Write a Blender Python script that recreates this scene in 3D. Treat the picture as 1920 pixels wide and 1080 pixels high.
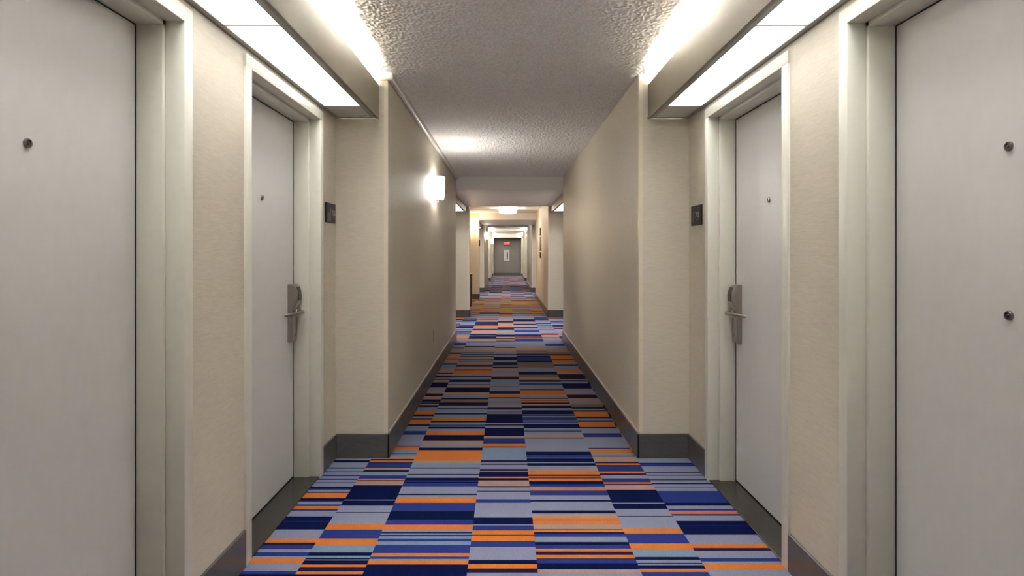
import bpy, bmesh, math, random
import numpy as np
from mathutils import Vector, Matrix

for o in list(bpy.data.objects):
    bpy.data.objects.remove(o, do_unlink=True)
S = bpy.context.scene
C = S.collection

# ------------------------------------------------------------------ camera
H = 1.30                       # lens height
F = 1120.0                     # focal length in pixels of the 1920 frame
cd = bpy.data.cameras.new('camera')
cam = bpy.data.objects.new('camera', cd)
C.objects.link(cam)
cam.location = (0, 0, H)
cam.rotation_euler = (math.pi / 2, 0, 0)
cd.sensor_width = 36.0
cd.lens = 36.0 * F / 1920.0
cd.shift_x = 10.0 / 1920.0
cd.shift_y = -65.0 / 1920.0
cd.clip_start = 0.05
cd.clip_end = 100
S.camera = cam

# ------------------------------------------------------------------ world, exposure
w = bpy.data.worlds.new('world')
S.world = w
w.use_nodes = True
w.node_tree.nodes['Background'].inputs[0].default_value = (1, 0.95, 0.9, 1)
w.node_tree.nodes['Background'].inputs[1].default_value = 0.05
S.view_settings.view_transform = 'Standard'
S.view_settings.look = 'None'
S.view_settings.gamma = 1.0
S.view_settings.use_curve_mapping = False
S.view_settings.exposure = 2.68

E_PANEL = 0.45      # acrylic diffusers of the valance lights
E_TUBE = 100.0      # fluorescent tubes above them
E_SCONCE = 9.5
E_WARM = 24.0
E_DRUM = 7.0
P_PANEL = 1.5       # watts thrown down by one 1.2 m diffuser panel

# ------------------------------------------------------------------ helpers
def lin(c):
    return tuple(((v / 255.0) / 12.92 if v / 255.0 <= 0.04045 else ((v / 255.0 + 0.055) / 1.055) ** 2.4) for v in c)

def wpos(o):
    v = Vector((0, 0, 0))
    while o is not None:
        v += o.location
        o = o.parent
    return v

def box(bm, x0, x1, y0, y1, z0, z1, bev=0.0, seg=2):
    if x0 > x1: x0, x1 = x1, x0
    if y0 > y1: y0, y1 = y1, y0
    r = bmesh.ops.create_cube(bm, size=1.0)
    vs = r['verts']
    for v in vs:
        v.co = Vector((x0 + (v.co.x + .5) * (x1 - x0), y0 + (v.co.y + .5) * (y1 - y0), z0 + (v.co.z + .5) * (z1 - z0)))
    if bev > 0:
        es = set()
        for v in vs:
            es.update(v.link_edges)
        bmesh.ops.bevel(bm, geom=list(es), offset=bev, segments=seg, profile=0.5, affect='EDGES')

def B(*args, **kw):
    bm = bmesh.new()
    box(bm, *args, **kw)
    return bm

def prism(bm, pts, axis, a0, a1):
    """closed polygon pts (2-D) swept along an axis from a0 to a1; axis 'x': pts=(y,z), 'y': (x,z), 'z': (x,y)"""
    def mk(p, a):
        return {'x': (a, p[0], p[1]), 'y': (p[0], a, p[1]), 'z': (p[0], p[1], a)}[axis]
    A = [bm.verts.new(mk(p, a0)) for p in pts]
    D = [bm.verts.new(mk(p, a1)) for p in pts]
    n = len(pts)
    fs = [bm.faces.new(A), bm.faces.new(D)]
    for i in range(n):
        fs.append(bm.faces.new((A[i], A[(i + 1) % n], D[(i + 1) % n], D[i])))
    bmesh.ops.recalc_face_normals(bm, faces=fs)

def lathe(bm, prof, origin, axis, n=24):
    """prof = [(radius, distance along axis)]"""
    ax = Vector(axis).normalized()
    u = ax.orthogonal().normalized()
    v = ax.cross(u)
    rings = []
    for r, d in prof:
        c = Vector(origin) + ax * d
        if r < 1e-6:
            rings.append([bm.verts.new(c)])
        else:
            rings.append([bm.verts.new(c + u * (r * math.cos(2 * math.pi * k / n)) + v * (r * math.sin(2 * math.pi * k / n))) for k in range(n)])
    fs = []
    for a, b in zip(rings, rings[1:]):
        for k in range(n):
            k2 = (k + 1) % n
            if len(a) == 1 and len(b) == 1: continue
            if len(a) == 1: fs.append(bm.faces.new((a[0], b[k], b[k2])))
            elif len(b) == 1: fs.append(bm.faces.new((a[k], a[k2], b[0])))
            else: fs.append(bm.faces.new((a[k], a[k2], b[k2], b[k])))
    bmesh.ops.recalc_face_normals(bm, faces=fs)

def tube(bm, pts, radii, n=12):
    pts = [Vector(p) for p in pts]
    rings = []
    up = Vector((0, 0, 1))
    for i, p in enumerate(pts):
        t = (pts[min(i + 1, len(pts) - 1)] - pts[max(i - 1, 0)]).normalized()
        a = t.cross(up)
        a = a.normalized() if a.length > 1e-4 else Vector((1, 0, 0))
        b = a.cross(t).normalized()
        r = radii[i]
        ra, rb = r if isinstance(r, tuple) else (r, r)
        rings.append([bm.verts.new(p + a * (ra * math.cos(2 * math.pi * k / n)) + b * (rb * math.sin(2 * math.pi * k / n))) for k in range(n)])
    fs = [bm.faces.new(rings[0]), bm.faces.new(rings[-1])]
    for a, b in zip(rings, rings[1:]):
        for k in range(n):
            fs.append(bm.faces.new((a[k], a[(k + 1) % n], b[(k + 1) % n], b[k])))
    bmesh.ops.recalc_face_normals(bm, faces=fs)

def obj(name, bm, mat, parent=None, smooth=False, loc=None):
    """geometry is given in world coordinates; the mesh is moved to its origin"""
    me = bpy.data.meshes.new(name)
    base = wpos(parent) if parent is not None else (Vector(loc) if loc is not None else Vector((0, 0, 0)))
    bmesh.ops.translate(bm, verts=bm.verts, vec=-base)
    bm.to_mesh(me)
    bm.free()
    if smooth:
        me.shade_smooth()
        me.set_sharp_from_angle(angle=math.radians(40))
    o = bpy.data.objects.new(name, me)
    C.objects.link(o)
    if mat is not None:
        me.materials.append(mat)
    if parent is not None:
        o.parent = parent
    elif loc is not None:
        o.location = loc
    return o

def tag(o, label=None, cat=None, group=None, kind=None):
    if label: o['label'] = label
    if cat: o['category'] = cat
    if group: o['group'] = group
    if kind: o['kind'] = kind
    return o

def thing(name, label, cat, loc, group=None, kind=None):
    o = bpy.data.objects.new(name, None)
    o.empty_display_size = 0.1
    C.objects.link(o)
    o.location = loc
    return tag(o, label, cat, group, kind)

def text_bm(body, size, depth=0.001):
    cu = bpy.data.curves.new('lettering', 'FONT')
    cu.body = body
    cu.size = size
    cu.extrude = depth
    cu.align_x = 'CENTER'
    cu.align_y = 'CENTER'
    t = bpy.data.objects.new('lettering', cu)
    me = bpy.data.meshes.new_from_object(t)
    bm = bmesh.new()
    bm.from_mesh(me)
    bpy.data.objects.remove(t)
    bpy.data.curves.remove(cu)
    bpy.data.meshes.remove(me)
    return bm

# ------------------------------------------------------------------ materials
def mat(name, col, rough=0.6, metal=0.0, emit=None, strength=0.0, spec=0.5):
    m = bpy.data.materials.new(name)
    m.use_nodes = True
    p = m.node_tree.nodes['Principled BSDF']
    p.inputs['Base Color'].default_value = (*col, 1)
    p.inputs['Roughness'].default_value = rough
    p.inputs['Metallic'].default_value = metal
    p.inputs['Specular IOR Level'].default_value = spec
    if emit:
        p.inputs['Emission Color'].default_value = (*emit, 1)
        p.inputs['Emission Strength'].default_value = strength
    return m

def grain(m, scale, stretch=(1, 1, 1), amount=0.15, bump=0.1, dist=0.002, detail=4.0, rough=0.6, vor=False):
    """colour variation and fine relief on a plain material, object coordinates"""
    nt = m.node_tree
    N = nt.nodes
    p = N['Principled BSDF']
    tc = N.new('ShaderNodeTexCoord')
    mp = N.new('ShaderNodeMapping')
    mp.inputs['Scale'].default_value = stretch
    nt.links.new(tc.outputs['Object'], mp.inputs['Vector'])
    nz = N.new('ShaderNodeTexNoise')
    nz.inputs['Scale'].default_value = scale
    nz.inputs['Detail'].default_value = detail
    nz.inputs['Roughness'].default_value = rough
    nt.links.new(mp.outputs[0], nz.inputs['Vector'])
    col = p.inputs['Base Color'].default_value[:]
    rp = N.new('ShaderNodeValToRGB')
    rp.color_ramp.elements[0].position = 0.3
    rp.color_ramp.elements[1].position = 0.7
    rp.color_ramp.elements[0].color = (*[c * (1 - amount) for c in col[:3]], 1)
    rp.color_ramp.elements[1].color = (*[min(1, c * (1 + amount)) for c in col[:3]], 1)
    nt.links.new(nz.outputs['Fac'], rp.inputs['Fac'])
    nt.links.new(rp.outputs['Color'], p.inputs['Base Color'])
    if bump > 0:
        bp = N.new('ShaderNodeBump')
        bp.inputs['Strength'].default_value = bump
        bp.inputs['Distance'].default_value = dist
        nt.links.new(nz.outputs['Fac'], bp.inputs['Height'])
        nt.links.new(bp.outputs[0], p.inputs['Normal'])
    return m

# wallpaper: beige, fine horizontal thread
M_paper = grain(mat('wallpaper', (0.58, 0.525, 0.43), 0.55, spec=0.35), 14.0, (1.2, 1.2, 22.0), 0.12, 0.25, 0.002, 6.0, 0.7)
M_paint = grain(mat('soffit_paint', (0.79, 0.78, 0.765), 0.6), 90, (1, 1, 1), 0.02, 0.05, 0.001)
M_pop = grain(mat('popcorn_ceiling', (0.86, 0.85, 0.825), 0.95, spec=0.1), 75, (1, 1, 1), 0.30, 1.0, 0.014, 3.0, 0.65)
M_grit = grain(mat('popcorn_grit', (0.93, 0.915, 0.89), 0.95, spec=0.1), 70, (1, 1, 1), 0.22, 0.2, 0.004, 3.0, 0.7)
M_door = grain(mat('door_paint', (0.56, 0.55, 0.53), 0.42), 30, (1, 1, .4), 0.015, 0.02, 0.001)
M_frame = grain(mat('frame_enamel', (0.68, 0.665, 0.58), 0.33), 40, (1, 1, 1), 0.012, 0.02, 0.001)
M_base = grain(mat('vinyl_base', (0.080, 0.076, 0.072), 0.30), 20, (1, 1, 3), 0.12, 0.03, 0.001)
M_thresh = grain(mat('threshold_dark', (0.030, 0.027, 0.022), 0.22), 15, (1, 1, 1), 0.15, 0.02, 0.001)
M_hilite = mat('pale_caulk', (0.62, 0.58, 0.53), 0.4)
M_guard = mat('corner_guard', (0.66, 0.58, 0.45), 0.35)
M_gap = mat('black_gap', (0.012, 0.011, 0.01), 0.8)
M_steel = grain(mat('brushed_steel', (0.42, 0.39, 0.36), 0.30, 1.0), 60, (1, 1, 8), 0.06, 0.03, 0.0005)
M_chrome = mat('polished_steel', (0.65, 0.63, 0.60), 0.12, 1.0)
M_reader = mat('card_reader_plastic', (0.03, 0.026, 0.024), 0.3)
M_peep = mat('dark_nickel', (0.22, 0.21, 0.20), 0.22, 1.0)
M_lens = mat('peephole_glass', (0.02, 0.02, 0.022), 0.05)
M_valance = grain(mat('valance_laminate', (0.21, 0.184, 0.142), 0.5), 20, (1, 1, 4), 0.02, 0.02, 0.001)
M_rail = mat('grey_metal_rail', (0.30, 0.29, 0.27), 0.35, 0.7)
M_plate = mat('end_plate_metal', (0.55, 0.53, 0.50), 0.4, 0.0)
M_panel = mat('lit_acrylic', (0.8, 0.8, 0.8), 0.4, emit=(1.0, 1.0, 0.97), strength=E_PANEL)
M_tube = mat('fluorescent_tube', (0.9, 0.9, 0.9), 0.4, emit=(1.0, 1.0, 0.97), strength=E_TUBE)
M_white = mat('white_plastic', (0.72, 0.70, 0.66), 0.35)
M_glass = mat('lit_opal_glass', (0.85, 0.85, 0.85), 0.3, emit=(1.0, 0.95, 0.89), strength=E_SCONCE)
M_tubefar = mat('dim_fluorescent_tube', (0.9, 0.9, 0.9), 0.4, emit=(1.0, 1.0, 0.97), strength=85.0)
M_glassw = mat('lit_amber_glass', (0.85, 0.8, 0.7), 0.3, emit=(1.0, 0.66, 0.34), strength=E_WARM)
M_drum = mat('lit_drum_acrylic', (0.85, 0.85, 0.85), 0.3, emit=(1.0, 0.88, 0.76), strength=E_DRUM)
M_signbk = mat('sign_black', (0.010, 0.008, 0.007), 0.5, spec=.2)
M_signpl = grain(mat('sign_plum', (0.045, 0.036, 0.042), 0.6, spec=.2), 40, (1, 1, 1), 0.25, 0.0)
M_signlt = grain(mat('sign_grey', (0.13, 0.115, 0.12), 0.6, spec=.2), 40, (1, 1, 1), 0.2, 0.0)
M_signtx = mat('sign_pale', (0.42, 0.39, 0.40), 0.5)
M_brown = grain(mat('brown_laminate', (0.085, 0.052, 0.032), 0.4), 12, (4, 4, 1), 0.2, 0.05, 0.001)
M_exit = mat('exit_red', (0.5, 0.02, 0.03), 0.4, emit=(1.0, 0.05, 0.08), strength=0.9)
M_exitbody = mat('exit_housing', (0.10, 0.06, 0.06), 0.5)
M_matte = mat('picture_mount', (0.62, 0.62, 0.62), 0.5)
M_picfr = mat('picture_frame_grey', (0.16, 0.17, 0.18), 0.4)

# carpet yarns
YARN = {
    'N': (0.003, 0.0085, 0.068), 'U': (0.033, 0.054, 0.275), 'L': (0.35, 0.37, 0.53),
    'S': (0.28, 0.38, 0.55), 'O': (0.86, 0.265, 0.064), 'P': (0.56, 0.36, 0.30),
    'K': (0.026, 0.013, 0.055), 'T': (0.002, 0.010, 0.056), 'Y': (0.68, 0.42, 0.10), 'G': (0.30, 0.22, 0.17),
}
YK = list(YARN)
YM = []
for k in YK:
    YARN[k] = tuple(c * .51 for c in YARN[k])
    m = mat('carpet_' + {'N': 'navy', 'U': 'blue', 'L': 'lavender', 'S': 'sky', 'O': 'orange', 'P': 'peach', 'K': 'plum',
                         'T': 'teal', 'Y': 'ochre', 'G': 'taupe'}[k], YARN[k], 1.0, spec=0.04)
    grain(m, 190, (1, 1, 1), 0.30, 0.6, 0.004, 3.0, 0.8)
    YM.append(m)

# ------------------------------------------------------------------ plan of the corridor (metres, camera at y = 0)
XL, XR = -0.757, 0.842       # corridor faces
NL, NR = -1.09, 1.16         # niche (door) walls
CEIL = 2.442
LOW = 2.25
DOORS_L = [(1.05, 2.00), (2.53, 3.465)]      # clear openings in niche 1
DOORS_R = [(1.06, 2.015), (2.497, 3.41)]
ZT = 2.077                                   # clear height
REC = 0.143                                  # door face behind wall face
YB = -3.5
Y1a, Y1b = 0.55, 3.80
Y2a, Y2b = 8.90, 12.10
YEND = 35.0

# ---- floor: striped broadloom, one mesh, a face for every woven stripe
COLX = [-1.279, -0.857, -0.584, -0.161, 0.127, 0.548, 0.821, 1.242]
# stripes read off the photograph: 'edge letter' pairs from the near end to the far end;
# each run gives (scale, origin) of its readings: image row = origin + v/scale
def rows(scale, org, start, s):
    out = []
    a = start
    for tok in s.split():
        v = float(tok[1:])
        out.append((org + a / scale, org + v / scale, tok[0]))
        a = v
    return out
R1 = (3.556, 950); R3 = (4.571, 830); R4 = (4.174, 830); R5 = (8.0, 740); R6 = (7.68, 740); R7 = (9.817, 640); R8 = (9.6, 640)
colA = rows(*R1, 470, 'N450 U430 L380 O345 L330 U303 L283 U258 K240 O212 L152 N98 U96 N65 L28 U15 O-4') + \
       rows(*R3, 543, 'U528 L508 U498 N475 O430 K420 L405 U395 N378 L342 U338 L320 U308 L288 U275 L253 N245 S222 N213 L170 N150 L135 K130 L118')
colB = rows(*R1, 470, 'N450 O432 K402 O386 N358 S352 N342 S327 T305 S258 O212 U153 O115 L40 K36 L-7') + \
       rows(*R3, 540, 'N495 L488 N370 K365 P330 K322 O310 U280 S252 K232 P218 U175 K168 O153 K140 P118 S97 N93 S62 O32 U27 L0') + \
       rows(*R5, 720, 'L600 U545 S470 K445 O375 K352 L325 K298 O240 S185 K155 P135 K115 L105 N70 P20 K0') + \
       rows(*R7, 982, 'K960 P900 L850 N755 P710 K690 L665 K630 P600 K580 P500 S430 T405 S380 P350 O330 K322 O290 P230 N205 P180 P130 K120 L70 U25 L0')
colC = rows(*R1, 470, 'N385 O358 S348 U332 O310 U255 S232 U213 S197 N188 S178 N170 S158 O120 U88 T30 U-10') + \
       rows(*R3, 536, 'U515 O470 L450 N438 L375 U345 N335 U325 N300 L275 N268 L222 N213 S178 P150 O65 N42 L20 P0') + \
       rows(*R5, 720, 'P690 T650 N605 O545 L510 N480 L465 U450 S415 K390 O340 S298 N280 L245 S210 K195 L165 K115 G70 N50 S10 P0') + \
       rows(*R7, 982, 'P940 N850 P800 K790 L750 N705 L660 K640 L600 O535 K515 P470 K435 P395 L370 K365 L350 K335 P285 K270 S245 N235 L220 N205 L180 P120 L105 N88 L20 U0')
colD = rows(*R1, 470, 'L440 K413 O383 N355 L268 U230 O192 K187 O158 U125 L118 N72 L-7') + \
       rows(*R3, 540, 'L515 U485 L420 N413 L383 N372 P325 N305 O292 N250 P243 K225 L190 N180 L168 K150 S40 K33 O10 N0') + \
       rows(*R5, 720, 'U655 P620 N500 L465 K445 L425 N290 L265 K258 L225 K185 L145 K135 P115 K105 S55 K40 O10 P0') + \
       rows(*R7, 982, 'O965 K940 N915 L840 K830 L770 S700 K650 P600 L530 P495 K470 L440 N390 L350 N285 L250 N235 L200 P120 K105 L0')
colE = rows(*R1, 470, 'L440 P418 N378 U350 K345 O322 K300 O280 U255 N235 L200 U180 N170 O152 K149 P118 O92 K89 O75 P45 N25 L-10') + \
       rows(*R4, 533, 'L462 N448 L412 U375 O360 L345 U325 N300 O280 K272 O262 K250 O222 P205 L180 T160 L152 N122 L118 U95 N70 L0') + \
       rows(*R6, 691, 'L630 K618 P575 L530 K518 S480 N420 L400 U385 L370 U325 L310 U295 L285 N225 L195 N155 P135 K110 O85 K75 P60 K45 L25 P0') + \
       rows(*R8, 960, 'O880 K865 L825 S780 U755 L730 K695 P650 G600 N545 L470 G380 N355 U280 N255 L240 N220 L200 G160 P90 L0')
colF = rows(*R1, 470, 'U435 O415 N390 L383 N375 L355 T335 S288 O245 U180 O145 L68 K62 L15 N-8') + \
       rows(*R4, 520, 'N478 L470 N368 P332 K322 O310 U280 L255 K240 O225 U183 K175 O162 K150 P110 K103 S82 O48 U40 L0') + \
       rows(*R6, 691, 'L610 U555 L485 K465 O390 K368 S340 K318 O245 K225 L205 N175 G130 L95 P50 K0') + \
       rows(*R8, 960, 'P930 L850 N755 L725 K700 L680 K590 P540 O500 L440 K420 L385 O345 K325 O255 K230 G190 P155 O140 L85 U40 L0')
colG = rows(*R1, 470, 'L420 O378 L365 U343 L295 K275 O250 L187 N128 U126 N95 L60 U48 O28 U15 L-2') + \
       rows(*R4, 543, 'O525 U515 L493 N470 U378 L350 K346 L325 N315 L295 N288 L258 N252 L235 N228 L185 U165 N158 L128')
READ = [colA, colB, colC, colD, colE, colF, colG]
rnd = random.Random(11)
PAL = 'LLLLLSSUUNNNOOPPK'
PAL_WARMLIT = 'LLGGPPYYYOKNGS'  # ochre and brown bias puts the lobby's warm light into the yarns
def rstripes(y0, y1, out, pal=None):
    y = y0
    last = None
    while y < y1 - 1e-4:
        r = rnd.random()
        h = rnd.uniform(.006, .02) if r < .35 else (rnd.uniform(.025, .06) if r < .75 else rnd.uniform(.07, .16))
        if y > 8: h *= 1.7
        e = min(y1, y + h)
        p = pal or (PAL_WARMLIT if 12.5 < y < 17.0 else PAL)
        k = rnd.choice(p)
        while k == last: k = rnd.choice(p)
        last = k
        out.append((y, e, k))
        y = e
bm = bmesh.new()
hz = 475.0
for ci in range(7):
    st = []
    rd = READ[ci]
    ys = [(F * H / (a - hz), F * H / (b - hz), k) for a, b, k in rd]
    rstripes(YB, ys[0][0], st)
    cur = ys[0][0]
    for a, b, k in ys:
        if b <= cur: continue
        st.append((cur, b, k))
        cur = b
    rstripes(cur, YEND + 0.1, st)
    x0, x1 = COLX[ci], COLX[ci + 1]
    if ci == 0: x0 = -1.5
    if ci == 6: x1 = 1.5
    for a, b, k in st:
        f = bm.faces.new([bm.verts.new(p) for p in ((x0, a, 0), (x1, a, 0), (x1, b, 0), (x0, b, 0))])
        f.material_index = YK.index(k)
# carpet of the side lobby
cx = -1.5
for ci in range(5):
    st = []
    rstripes(12.0, 17.3, st)
    for a, b, k in st:
        f = bm.faces.new([bm.verts.new(p) for p in ((cx - .35, a, 0), (cx, a, 0), (cx, b, 0), (cx - .35, b, 0))])
        f.material_index = YK.index(k)
    cx -= .35
# underside slab gives the floor its thickness
box(bm, -3.3, 1.5, YB - .1, YEND + .2, -0.12, -0.002)
fl = obj('floor', bm, None)
for m in YM: fl.data.materials.append(m)
tag(fl, 'striped carpet in blue, lavender, navy and orange running down the corridor', 'carpet', kind='structure')

# ---- walls
def wall_mass(bm, s):
    """s=-1 left, +1 right"""
    X, Nn = (XL, NL) if s < 0 else (XR, NR)
    out = s * 1.55
    doors = DOORS_L if s < 0 else DOORS_R
    def bx(xa, xb, y0, y1, z0=0.0, z1=CEIL + .02):
        box(bm, xa, xb, y0, y1, z0, z1)
    bx(X, out, YB, Y1a)
    # niche 1 with its two openings (rough opening 3 cm bigger than the clear one)
    y = Y1a
    for a, b in doors:
        bx(Nn, out, y, a - .03)
        bx(Nn, out, a - .03, b + .03, ZT + .03)
        bx(s * 1.50, out, a - .03, b + .03, 0, ZT + .03)
        y = b + .03
    bx(Nn, out, y, Y1b)
    bx(X, out, Y1b, Y2a)
    bx(Nn, out, Y2a, Y2b)
    if s < 0:
        bx(X, -3.2, Y2b, 12.40)
        bx(-3.0, -3.2, 12.40, 16.90)
        bx(-0.785, -3.2, 16.90, 17.30)
        bx(Nn, out, 17.30, 19.90)
    else:
        bx(X, out, Y2b, 17.50)
        bx(Nn, out, 17.50, 19.90)
    bx(X, out, 19.9, 25.0)
    bx(Nn, out, 25.0, 28.0)
    bx(X, out, 28.0, 31.0)
    bx(Nn, out, 31.0, 34.0)
    bx(X, out, 34.0, YEND + .2)

walls = {}
for s, nm in ((-1, 'left'), (1, 'right')):
    bm = bmesh.new()
    wall_mass(bm, s)
    walls[s] = tag(obj('wall_' + nm, bm, M_paper), 'beige papered wall with door recesses along the %s side' % nm, 'wall', kind='structure')
M_taupe_dim = grain(mat('taupe_wallpaper', (0.19, 0.172, 0.16), 0.6), 14.0, (1.2, 1.2, 22.0), 0.07, 0.15, 0.002, 6.0, 0.7)  # taupe darkened so the end wall's dimness sits in its colour
tag(obj('wall_end', B(-1.5, 1.5, YEND, YEND + .2, 0, CEIL), M_taupe_dim), 'dim wall closing the far end of the corridor', 'wall', kind='structure')
tag(obj('wall_back', B(-1.5, 1.5, YB - .15, YB, 0, CEIL), M_paper), 'plain papered wall behind the viewpoint', 'wall', kind='structure')

# corner guards on the pier edges
def guard(s, X, Y, facing, z0=.158, z1=CEIL):
    wdt, t = .024, .0018
    bm = bmesh.new()
    yy = (Y - t, Y) if facing < 0 else (Y, Y + t)
    box(bm, X - s * t, X + s * wdt, yy[0], yy[1], z0, z1)
    box(bm, X - s * t, X, Y, Y - facing * wdt, z0, z1)
    obj('corner_guard', bm, M_guard, walls[s])
for s, X in ((-1, XL), (1, XR)):
    for Y in (Y1b, Y2b):
        guard(s, X, Y, -1)
    guard(s, X, 19.9, -1)

# ---- ceiling
bm = bmesh.new()
for a, b in ((YB - .1, Y2a), (Y2b, 16.9), (19.9, 24.1), (25, 28), (31, 34)):
    box(bm, -3.2 if a == Y2b else -1.55, 1.55, a, b, CEIL, CEIL + .2)
ceil = tag(obj('ceiling', bm, M_pop), 'grey textured popcorn ceiling over the corridor', 'ceiling', kind='structure')
# sprayed popcorn relief on the stretch of ceiling near enough to show its grains
rng = np.random.default_rng(5)
nx = 410
xs = np.linspace(NL, NR, nx)
yl = [1.9]
while yl[-1] < Y2a - .01:
    yl.append(yl[-1] + .0055 * max(1.0, (yl[-1] / 3.4) ** 1.6))
yl[-1] = Y2a
yy = np.array(yl)
ny = len(yy)
hgt = rng.random((ny, nx)) ** 1.6
sm = hgt.copy()
sm[1:-1, 1:-1] = (hgt[1:-1, 1:-1] * 2 + hgt[:-2, 1:-1] + hgt[2:, 1:-1] + hgt[1:-1, :-2] + hgt[1:-1, 2:]) / 6
hgt = np.clip((sm - .25) * 2.2, 0, 1) * .0052
P = np.stack([np.broadcast_to(xs, (ny, nx)), np.broadcast_to(yy[:, None], (ny, nx)), CEIL - .0008 - hgt], -1).reshape(-1, 3)
P[:, 0] += (rng.random(len(P)) - .5) * .003
P[:, 1] += (rng.random(len(P)) - .5) * .003
ids = np.arange(ny * nx).reshape(ny, nx)
Q = np.stack([ids[:-1, :-1], ids[1:, :-1], ids[1:, 1:], ids[:-1, 1:]], -1).reshape(-1, 4)
me = bpy.data.meshes.new('popcorn_texture')
me.vertices.add(len(P)); me.vertices.foreach_set('co', P.astype(np.float32).ravel())
me.loops.add(Q.size); me.loops.foreach_set('vertex_index', Q.astype(np.int32).ravel())
me.polygons.add(len(Q)); me.polygons.foreach_set('loop_start', np.arange(0, Q.size, 4, dtype=np.int32))
me.update(calc_edges=True)
me.shade_smooth()
me.materials.append(M_grit)
pc = bpy.data.objects.new('popcorn_texture', me)
C.objects.link(pc)
pc.parent = ceil
pc['kind'] = 'stuff'
for a, b, z, xl, xr in ((Y2a, Y2b, LOW, -1.2, 1.22), (16.9, 17.3, LOW, -.785, 1.22), (17.3, 19.9, LOW, -1.2, 1.22), (24.1, 25.0, 2.375, XL, XR),
                       (28.0, 31.0, 2.36, XL, XR), (34.0, YEND, 2.19, XL, XR)):
    obj('soffit', B(xl, xr, a, b, z, CEIL + .2), M_paint, ceil)

# ---- baseboards
BH, BT = .156, .012
def base_run(bm, s, segs):
    for seg in segs:
        if seg[0] == 'x':            # face parallel to the corridor, at X, from ya to yb
            _, X, ya, yb = seg
            box(bm, X, X - s * BT, ya, yb, 0.0, BH, .003, 1)
        else:                        # face across the corridor at Y, facing f
            _, Y, f, xa, xb = seg
            box(bm, xa, xb, Y, Y + f * BT, 0.0, BH, .003, 1)
def segs_for(s):
    X, Nn = (XL, NL) if s < 0 else (XR, NR)
    doors = DOORS_L if s < 0 else DOORS_R
    c = .056
    out = [('x', X, YB, Y1a + BT), ('y', Y1a, 1, X - s * BT, Nn)]
    y = Y1a
    for a, b in doors:
        out.append(('x', Nn, y, a - c))
        y = b + c
    out += [('x', Nn, y, Y1b), ('y', Y1b, -1, X - s * BT, Nn), ('x', X, Y1b - BT, Y2a + BT), ('y', Y2a, 1, X - s * BT, Nn),
            ('x', Nn, Y2a, Y2b), ('y', Y2b, -1, X - s * BT, Nn)]
    if s < 0:
        out += [('x', X, Y2b - BT, 12.4 + BT), ('y', 12.4, 1, X - s * BT, -3.0), ('x', -3.0, 12.4, 16.9), ('y', 16.9, -1, -.785 - s * BT, -3.0),
                ('x', -.785, 16.9 - BT, 17.3), ('x', Nn, 17.3, 19.9)]
    else:
        out += [('x', X, Y2b - BT, 17.5 + BT), ('x', Nn, 17.5, 19.9)]
    for a, b, c2 in ((19.9, 25.0, 28.0), (28.0, 31.0, 34.0), (34.0, YEND, None)):
        out += [('y', a, -1, X - s * BT, Nn), ('x', X, a - BT, b)]
        if c2: out.append(('x', Nn, b, c2))
    return out
for s, nm in ((-1, 'left'), (1, 'right')):
    bm = bmesh.new()
    base_run(bm, s, segs_for(s))
    bb = tag(obj('baseboard_' + nm, bm, M_base), 'dark grey vinyl baseboard along the %s wall' % nm, 'baseboard', kind='structure')
    X = XL if s < 0 else XR
    obj('caulk_bead', B(X, X - s * .007, Y1b + .02, Y2a, BH - .0005, BH + .006), M_hilite, bb)  # pale strip paints the light caught along the baseboard's top edge
tag(obj('baseboard_end', B(XL + BT, XR - BT, YEND - BT, YEND, 0, BH, bev=.003, seg=1), M_base), 'dark baseboard under the wall at the far end', 'baseboard', kind='structure')

# ---- cable raceway along the top of the left wall, wrapping the pier
bm = bmesh.new()
rw, rh = .035, .040
box(bm, XL - .0, XL + rw, Y1b - .03, Y2a, CEIL - rh, CEIL - .001, .008, 3)
tr = obj('trim_1', bm, M_white, loc=(XL, Y1b, CEIL - rh), smooth=True)
tag(tr, 'white cable raceway running along the top of the left wall', 'raceway', kind='structure')
obj('elbow_cover', B(-.835, XL + rw + .004, Y1b - .035, Y1b - .001, CEIL - rh - .006, CEIL - .0005, bev=.01, seg=3), M_white, tr, smooth=True)

# ------------------------------------------------------------------ doors
def frame_mesh(s, W, y0, y1):
    """pressed-steel frame: proud face, outer rabbet, stop"""
    bm = bmesh.new()
    f = .054; pr = .012; rab = .053; st = .016
    fx = W - s * pr
    b = .0025
    for a, e, sg in ((y0, y0 - f, 1), (y1, y1 + f, -1)):
        box(bm, fx, W + s * rab, a, e, 0.0, ZT + .001, b, 2)                 # jamb face and outer rabbet
        box(bm, W + s * rab, W + s * (REC - .002), a + sg * st, a - sg * .028, 0.0, ZT + .02, b, 2)   # stop
    box(bm, fx, W + s * rab, y0 - f, y1 + f, ZT, ZT + f, b, 2)
    box(bm, W + s * rab, W + s * (REC - .002), y0 - .028, y1 + .028, ZT - st, ZT + .02, b, 2)
    return bm

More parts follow.
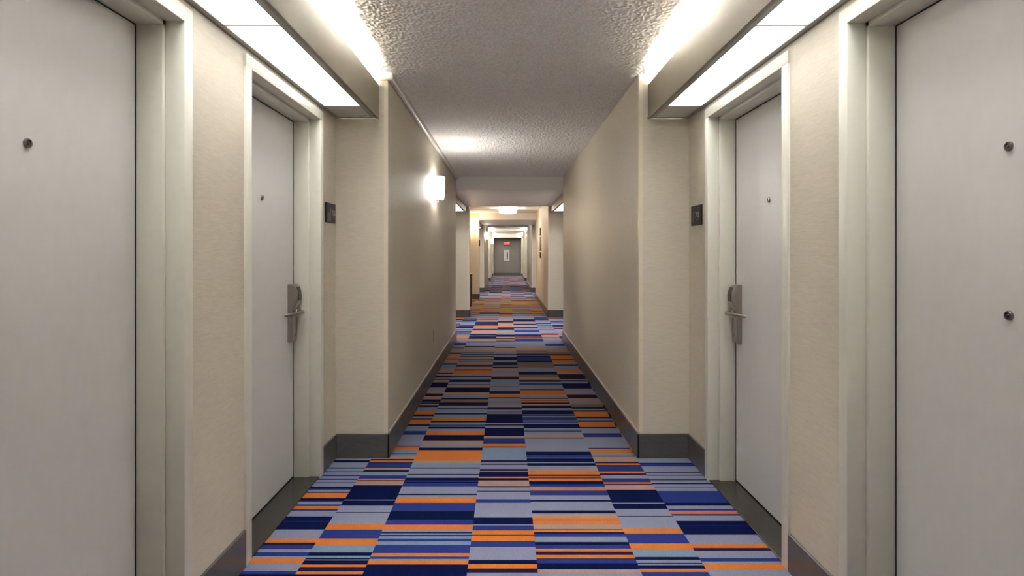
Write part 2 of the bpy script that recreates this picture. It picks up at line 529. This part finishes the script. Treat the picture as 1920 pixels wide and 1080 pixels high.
def make_lock(root, s, DX, yc):
    """keycard lock on the door face DX; s*-1 points into the corridor; yc = plate centre"""
    o = -s
    z0, z1 = .80, 1.125
    bm = bmesh.new()
    # side profile in (x, z): thin plate low down, bulging card reader on top
    prof = [(0, z0), (.022, z0), (.028, z0 + .008), (.029, z0 + .14), (.030, .965), (.035, .985), (.046, 1.005), (.056, 1.03),
            (.058, 1.06), (.053, 1.09), (.044, 1.112), (.030, 1.123), (0, z1)]
    prism(bm, [(DX + o * p[0], p[1]) for p in prof], 'y', yc - .036, yc + .036)
    es = [e for e in bm.edges if abs(e.verts[0].co.y - e.verts[1].co.y) < 1e-6 and max(abs(v.co.x - DX) for v in e.verts) > .004 and
          min(abs(v.co.x - DX) for v in e.verts) > .002]
    bmesh.ops.bevel(bm, geom=es, offset=.005, segments=2, profile=.5, affect='EDGES')
    lk = obj('keycard_lock', bm, M_steel, root, smooth=True)
    tag(lk, 'brushed steel keycard lock with lever')
    # dark reader window on the bulge
    bm = bmesh.new()
    pr2 = [(.0585, 1.032), (.0605, 1.06), (.0555, 1.09), (.0475, 1.110), (.040, 1.108), (.046, 1.088), (.05, 1.06), (.05, 1.034)]
    prism(bm, [(DX + o * p[0], p[1]) for p in pr2], 'y', yc - .022, yc + .022)
    obj('card_reader', bm, M_reader, lk)
    # lever: rose, neck, grip turned toward the hinges (nearer the viewer)
    ys = yc + .008; zl = .966
    bm = bmesh.new()
    lathe(bm, [(0, .022), (.021, .022), (.021, .038), (.017, .042), (0, .042)], (DX, ys, zl), (o, 0, 0), 24)
    tube(bm, [(DX + o * .02, ys, zl), (DX + o * .060, ys, zl), (DX + o * .071, ys - .004, zl), (DX + o * .076, ys - .018, zl - .001),
              (DX + o * .072, ys - .06, zl - .002), (DX + o * .058, ys - .12, zl - .003), (DX + o * .038, ys - .176, zl - .003), (DX + o * .035, ys - .182, zl - .003)],
         [.0115, .0115, .0115, (.0105, .0115), (.008, .011), (.0075, .0105), (.007, .0095), (.004, .006)], 14)
    obj('lever', bm, M_steel, lk, smooth=True)
    bm = bmesh.new()
    lathe(bm, [(0, .0), (.006, .0), (.006, .003), (0, .004)], (DX + o * .0285, yc, .84), (o, 0, 0), 16)
    obj('key_cover', bm, M_chrome, lk, smooth=True)
    return lk

def make_peephole(root, s, DX, y, z):
    o = -s
    bm = bmesh.new()
    lathe(bm, [(.0, .0), (.0125, .0), (.0125, .004), (.011, .0065), (.0075, .0068), (.0065, .004), (0, .004)], (DX, y, z), (o, 0, 0), 28)
    p = obj('peephole', bm, M_peep, root, smooth=True)
    bm = bmesh.new()
    lathe(bm, [(.0066, .0035), (.005, .0052), (.0025, .0060), (0, .0062)], (DX, y, z), (o, 0, 0), 20)
    obj('lens', bm, M_lens, p, smooth=True)

def make_door(n, s, W, y0, y1, label, lock, peeps):
    root = thing('door_%d' % n, label, 'door', (W + s * REC, (y0 + y1) / 2, 0), kind='structure')
    DX = W + s * REC
    obj('door_frame', frame_mesh(s, W, y0, y1), M_frame, root, smooth=True)
    obj('door_leaf', B(DX, DX + s * .045, y0 - .010, y1 + .010, .014, ZT - .004, bev=.0015, seg=1), M_door, root)
    obj('floor_gap', B(DX + s * .006, DX + s * .04, y0, y1, .0005, .0139), M_gap, root)
    # dark strips stand in for the shadow between leaf and stop
    obj('door_seal', B(DX - s * .0018, DX + s * .0015, y1 - .019, y1 - .0155, .012, ZT - .016), M_gap, root)
    obj('door_seal', B(DX - s * .0018, DX + s * .0015, y0 + .0155, y0 + .0185, .012, ZT - .016), M_gap, root)
    obj('door_seal', B(DX - s * .0018, DX + s * .0015, y0 + .0185, y1 - .019, ZT - .0195, ZT - .0155), M_gap, root)
    obj('threshold', B(W - s * .004, DX + s * .03, y0, y1, 0.0, .007, bev=.002, seg=1), M_thresh, root)
    for z in peeps:
        make_peephole(root, s, DX, (y0 + y1) / 2 + .01, z)
    if lock:
        make_lock(root, s, DX, y1 - .016 - .052)
    return root

make_door(1, -1, NL, *DOORS_L[0], 'pale grey door nearest on the left with a single peephole', False, [1.583])
make_door(2, -1, NL, *DOORS_L[1], 'pale grey door with keycard lock, second on the left', True, [1.58])
make_door(3, 1, NR, *DOORS_R[0], 'pale grey door nearest on the right with two peepholes', False, [1.577, 1.139])
make_door(4, 1, NR, *DOORS_R[1], 'pale grey door with keycard lock, second on the right', True, [1.565])

# ------------------------------------------------------------------ valance lights over the door recesses
def downlight(root, x, y, z, wx, wy, k=1.0):
    """the beam a prismatic diffuser throws down"""
    l = bpy.data.lights.new('diffuser_beam', 'AREA')
    l.shape = 'RECTANGLE'
    l.size = wx
    l.size_y = wy
    l.energy = P_PANEL * k * wy / 1.222
    l.color = (1.0, 0.995, 0.965)
    l.spread = math.radians(105)
    o = bpy.data.objects.new('diffuser_beam', l)
    C.objects.link(o)
    o.parent = root
    o.location = Vector((x, y, z)) - wpos(root)
    o.rotation_euler = (0, math.radians(14) * (-1 if x < 0 else 1), 0)   # asymmetric lens, leaning off the wall

def valance(s, y0, y1, label, near=True):
    X = XL - .055 if s < 0 else XR + .055      # room face of the fascia
    Nn = NL if s < 0 else NR
    zb, zt = 2.155, (2.37 if near else LOW)
    if not near: zb = 2.13
    root = thing('valance_light', label, 'light fixture', ((X + Nn) / 2, (y0 + y1) / 2, zb), 'valance lights over the door recesses')
    bm = bmesh.new()
    box(bm, X, X + s * .014, y0, y1, zb, zt, .002, 1)
    fa = obj('fascia', bm, M_valance, root)
    obj('edge_strip', B(X - s * .003, X + s * .016, y0, y1, zb - .002, zb + .012, bev=.001, seg=1), M_valance, fa)
    obj('rail', B(X + s * .014, X + s * .042, y0, y1, zb + .002, zb + .012), M_rail, root)
    obj('rail', B(Nn - s * .028, Nn, y0, y1, zb + .002, zb + .014), M_rail, root)
    xa, xb = X + s * .042, Nn - s * .028
    if near:
        yp = 3.482
        segs = [(yp - 1.222, yp), (yp - 2.452, yp - 1.23)]
        obj('end_plate', B(xa, xb, yp + .002, y1 - .02, zb + .005, zb + .010), M_plate, root)
        obj('end_plate', B(xa, xb, y0 + .002, yp - 2.462, zb + .005, zb + .010), M_plate, root)
        obj('end_slot', B(X + s * .02, Nn - s * .02, y1 - .019, y1 - .003, zb + .004, zb + .008), M_gap, root)
        if s < 0:
            ring = bmesh.new()
            tube(ring, [((xa * .72 + xb * .28) + .03 * math.cos(t), y1 - .075 + .022 * math.sin(t), zb + .0045) for t in [math.pi * k / 10 * .8 for k in range(11)]], [.0018] * 11, 6)
            obj('wire_hook', ring, M_gap, root)
    else:
        segs = [(y0 + .3, (y0 + y1) / 2 - .004), ((y0 + y1) / 2 + .004, y1 - .3)]
        obj('end_plate', B(xa, xb, y1 - .298, y1 - .004, zb + .005, zb + .010), M_plate, root)
        obj('end_plate', B(xa, xb, y0 + .004, y0 + .298, zb + .005, zb + .010), M_plate, root)
    for a, b in segs:
        obj('diffuser_panel', B(xa, xb, a, b, zb + .006, zb + .010), M_panel, root)
        downlight(root, (xa + xb) / 2, (a + b) / 2, zb + .003, abs(xa - xb), b - a, 1.0 if near else 2.0)
        if near:
            bm = bmesh.new()
            lathe(bm, [(0, 0), (.013, 0), (.013, b - a - .26), (0, b - a - .26)], (X + s * .135, a + .03, 2.285), (0, 1, 0), 12)
            t = obj('fluorescent_tube', bm, M_tube, root, smooth=True)
            for yy in (a + .01, b - .23):
                obj('tube_holder', B(X + s * .115, X + s * .155, yy, yy + .02, zb + .012, 2.312), M_white, t)
    if near:
        obj('cross_bar', B(xa, xb, yp - 1.2295, yp - 1.2225, zb + .003, zb + .012), M_rail, root)
    return root
valance(-1, .56, 3.795, 'long ceiling valance light over the nearest two left doors')
valance(1, .56, 3.795, 'long ceiling valance light over the nearest two right doors')
valance(-1, 8.92, 12.095, 'valance light just past the left wall sconce, over the second recess', False)
valance(1, 8.92, 12.095, 'valance light over the second recess on the right, opposite its left twin', False)
valance(-1, 17.32, 19.89, 'valance light over the left recess behind the amber-lit lobby', False)
valance(1, 17.52, 19.89, 'valance light over the right recess past the wall plaques', False)
for a, b, t in ((25.02, 27.99, 'fourth'), (31.02, 33.99, 'fifth')):
    for s, nm in ((-1, 'left'), (1, 'right')):
        X = XL - .055 if s < 0 else XR + .055
        Nn = NL if s < 0 else NR
        r = thing('valance_light', 'far valance light over the %s recess from here, %s side' % (t, nm), 'light fixture', (X, (a + b) / 2, 2.155), 'valance lights over the door recesses')
        obj('fascia', B(X, X + s * .014, a, b, 2.155, 2.33, bev=.002, seg=1), M_valance, r)
        obj('diffuser_panel', B(X + s * .016, Nn - s * .02, a + .05, b - .05, 2.16, 2.166), M_panel, r)
        bm = bmesh.new()
        lathe(bm, [(0, 0), (.013, 0), (.013, b - a - .3), (0, b - a - .3)], (X + s * .135, a + .15, 2.27), (0, 1, 0), 10)
        obj('fluorescent_tube', bm, M_tubefar, r, smooth=True)

# ------------------------------------------------------------------ sconces
def sconce(base, out, label, glass, sc=1.0):
    """base: point on the wall at the shade's middle; out: unit vector away from the wall"""
    o = Vector(out); u = Vector((-o.y, o.x, 0))
    root = thing('wall_sconce', label, 'wall lamp', base, 'white glass wall sconces')
    b0 = Vector(base)
    def place(bm):
        M4 = Matrix(((u.x, o.x, 0, b0.x), (u.y, o.y, 0, b0.y), (0, 0, 1, b0.z), (0, 0, 0, 1)))
        bmesh.ops.transform(bm, matrix=M4, verts=bm.verts)
        bmesh.ops.recalc_face_normals(bm, faces=bm.faces)
        return bm
    hw = .085
    # back plate
    bm = B(-.075, .075, .0005, .014, -.105, .095, bev=.004)
    obj('back_plate', place(bm), M_steel, root)
    # bowed opal shade, tapering a little toward the bottom
    pts = []
    for k in range(17):
        t = math.pi * k / 16
        pts.append((hw * math.copysign(abs(math.cos(t)) ** .55, math.cos(t)), .018 + .092 * math.sin(t) ** .6))
    bm = bmesh.new()
    rings = []
    for z, f in ((-.118, .80), (-.112, .86), (-.06, .95), (.0, 1.0), (.09, 1.0), (.110, .985), (.116, .95)):
        rings.append([bm.verts.new((p[0] * f, .016 + (p[1] - .016) * f, z)) for p in pts])
    n = len(pts)
    for a, b in zip(rings, rings[1:]):
        for k in range(n):
            bm.faces.new((a[k], a[(k + 1) % n], b[(k + 1) % n], b[k]))
    bm.faces.new(rings[0]); bm.faces.new(rings[-1])
    obj('glass_shade', place(bm), glass, root, smooth=True)
    bm = bmesh.new()
    prism(bm, [(p[0] * .78, .022 + (p[1] - .022) * .78) for p in pts], 'z', .1165, .121)  # added piece, holds back the shade's upward glow on the ceiling
    obj('top_cap', place(bm), M_white, root)
    bm = bmesh.new()
    box(bm, -.04, .04, .010, .075, -.132, -.120, .004, 2)
    obj('bracket', place(bm), M_chrome, root)
    bm = bmesh.new()
    lathe(bm, [(0, 0), (.008, 0), (.008, .012), (0, .016)], (0, .05, -.132), (0, 0, -1), 14)
    obj('finial', place(bm), M_chrome, root, smooth=True)
sconce((XL, 6.24, 1.98), (1, 0, 0), 'lit white glass sconce on the left wall past the nearest doors', M_glass)
sconce((XL, -1.9, 1.98), (1, 0, 0), 'white glass sconce on the left wall behind the viewpoint', M_glass)  # unseen lamp added at the others' spacing to light the near part
sconce((-.955, 16.9, 2.05), (0, -1, 0), 'amber glowing sconce on the lobby wall facing down the corridor', M_glassw)
sconce((XL, 21.2, 1.93), (1, 0, 0), 'small lit sconce on the left wall behind the lobby', M_glass)
sconce((XL, 29.4, 1.90), (1, 0, 0), 'farthest lit sconce, on the left wall near the end', M_glass)

# ------------------------------------------------------------------ flush ceiling light in the lobby
root = thing('ceiling_light', 'round white flush ceiling light hanging over the lobby', 'ceiling light', (.03, 15.1, CEIL))
bm = bmesh.new()
lathe(bm, [(0, 0), (.205, 0), (.212, -.006), (.212, -.022), (0, -.022)], (.03, 15.1, CEIL - .0005), (0, 0, 1), 40)
obj('pan', bm, M_white, root, smooth=True)
bm = bmesh.new()
lathe(bm, [(0, -.0225), (.222, -.0225), (.226, -.04), (.222, -.10), (.20, -.122), (.14, -.132), (0, -.136)], (.03, 15.1, CEIL), (0, 0, 1), 40)
obj('diffuser', bm, M_drum, root, smooth=True)
bm = bmesh.new()
lathe(bm, [(0, 0), (.009, 0), (.007, -.012), (0, -.014)], (.03, 15.1, CEIL - .1355), (0, 0, 1), 14)
obj('finial', bm, M_chrome, root, smooth=True)

# ------------------------------------------------------------------ room signs
def room_sign(s, W, y0, y1, z0, z1, txt, label):
    o = -s
    root = thing('room_sign', label, 'sign', (W, (y0 + y1) / 2, z0), 'room number signs')
    def xb(d0, d1, a, b, c, d, **k): return B(W + o * d0, W + o * d1, a, b, c, d, **k)
    obj('backing', xb(.0003, .012, y0, y1, z0, z1, bev=.002, seg=1), M_signbk, root)
    w_, h_ = y1 - y0, z1 - z0
    # the reading direction runs from the viewer's left to right
    def uy(u): return y0 + u * w_ if s < 0 else y1 - u * w_
    b = .05
    obj('face', xb(.0121, .0135, uy(b), uy(1 - b), z0 + .05 * h_, z1 - .05 * h_), M_signpl, root)
    if s < 0:
        obj('side_panel', xb(.0136, .0143, uy(b), uy(.46), z0 + .06 * h_, z0 + .48 * h_), M_signlt, root)
        obj('emblem', xb(.0144, .0152, uy(.30), uy(.44), z0 + .07 * h_, z0 + .78 * h_, bev=.0003, seg=1), M_signlt, root)
    else:
        obj('emblem', xb(.0136, .0146, uy(.22), uy(.29), z0 + .16 * h_, z0 + .72 * h_, bev=.0003, seg=1), M_signlt, root)
    bm = text_bm(txt, .050, .0006)
    # local x -> reading direction, local y -> up
    rd = Vector((0, 1 if s < 0 else -1, 0)); nrm = Vector((o, 0, 0))
    c = Vector((W + o * .0146, uy(.70), z0 + .50 * h_))
    M4 = Matrix(((rd.x, 0, nrm.x, c.x), (rd.y, 0, nrm.y, c.y), (rd.z, 1, nrm.z, c.z), (0, 0, 0, 1)))
    bmesh.ops.transform(bm, matrix=M4, verts=bm.verts)
    obj('number', bm, M_signtx, root)
    obj('braille_strip', xb(.0136, .0142, uy(.52), uy(.90), z0 + .27 * h_, z0 + .31 * h_), M_signlt, root)
room_sign(-1, NL, 3.578, 3.765, 1.487, 1.607, '716', 'dark room number sign on the left, with a pale side panel')
room_sign(1, NR, 3.535, 3.72, 1.470, 1.590, '715', 'dark room number sign on the right, reading 715')

# outlet
r = thing('wall_outlet', 'pale outlet cover low on the left wall beneath the sconce', 'outlet', (XL, 6.18, .40))
obj('cover_plate', B(XL, XL + .006, 6.145, 6.215, .39, .51, bev=.002), M_guard, r)
for z in (.428, .472):
    rc = obj('receptacle', B(XL + .006, XL + .0075, 6.163, 6.197, z - .014, z + .014, bev=.0006, seg=1), M_white, r)
    for dy in (-.007, .007):
        obj('slot', B(XL + .0075, XL + .0078, 6.18 + dy - .0015, 6.18 + dy + .0015, z - .004, z + .006), M_gap, rc)

# ------------------------------------------------------------------ lobby plaques on the right wall
for z0, z1, ya, yb, lb in ((1.745, 1.93, 14.66, 15.0, 'narrow dark plaque, topmost of three on the right lobby wall'),
                           (1.37, 1.705, 14.5, 15.1, 'large dark plaque, middle of three on the right lobby wall'),
                           (1.19, 1.33, 14.56, 15.04, 'small dark plaque, lowest of three on the right lobby wall')):
    r = thing('wall_plaque', lb, 'sign', (XR, (ya + yb) / 2, z0), 'dark plaques on the lobby wall')
    obj('backing', B(XR - .02, XR, ya, yb, z0, z1, bev=.003, seg=1), M_signbk, r)
    obj('face', B(XR - .022, XR - .0201, ya + .02, yb - .02, z0 + .015, z1 - .015), M_brown, r)
r = thing('wall_plaque', 'dark plaque at the left corner beside the amber-lit lobby wall', 'sign', (-.785, 17.1, 1.51), 'dark plaques on the lobby wall')
obj('backing', B(-.785, -.765, 16.98, 17.22, 1.51, 1.685, bev=.003, seg=1), M_signbk, r)
obj('face', B(-.7649, -.763, 17.0, 17.2, 1.525, 1.67), M_signpl, r)

# brown pedestal in the lobby
r = thing('pedestal_stand', 'waist-high dark brown stand peeking out behind the left lobby pier', 'stand', (-1.03, 14.87, 0))
obj('plinth', B(-1.18, -.88, 14.72, 15.02, 0, .06, bev=.004), M_signbk, r)
obj('body', B(-1.195, -.866, 14.705, 15.035, .06, .755, bev=.006), M_brown, r)
obj('top', B(-1.205, -.858, 14.695, 15.045, .755, .79, bev=.006), M_brown, r)

# ------------------------------------------------------------------ far end: exit sign and framed picture
r = thing('exit_sign', 'small red exit sign on the far end wall', 'sign', (.02, YEND, 1.76))
obj('housing', B(-.15, .19, YEND - .05, YEND, 1.76, 2.00, bev=.006), M_exitbody, r)
bm = text_bm('EXIT', .20, .004)
bmesh.ops.transform(bm, matrix=Matrix(((.80, 0, 0, .02), (0, 0, -1, YEND - .055), (0, 1, 0, 1.885), (0, 0, 0, 1))), verts=bm.verts)
bmesh.ops.recalc_face_normals(bm, faces=bm.faces)
obj('lettering', bm, M_exit, r)
r = thing('framed_picture', 'framed pale picture with one dark upright stroke on the far wall', 'picture', (0, YEND, .82))
bm = bmesh.new()
for q in ((-.21, .21, .82, .86), (-.21, .21, 1.49, 1.53), (-.21, -.17, .86, 1.49), (.17, .21, .86, 1.49)):
    box(bm, q[0], q[1], YEND - .03, YEND, q[2], q[3], .004, 1)
obj('frame', bm, M_picfr, r)
obj('mount', B(-.17, .17, YEND - .012, YEND - .002, .86, 1.49), M_matte, r)
bm = bmesh.new()
prism(bm, [(.005, .94), (.06, .94), (.075, 1.2), (.062, 1.38), (.02, 1.38), (.0, 1.2)], 'y', YEND - .016, YEND - .0121)
obj('dark_figure', bm, M_signbk, r)
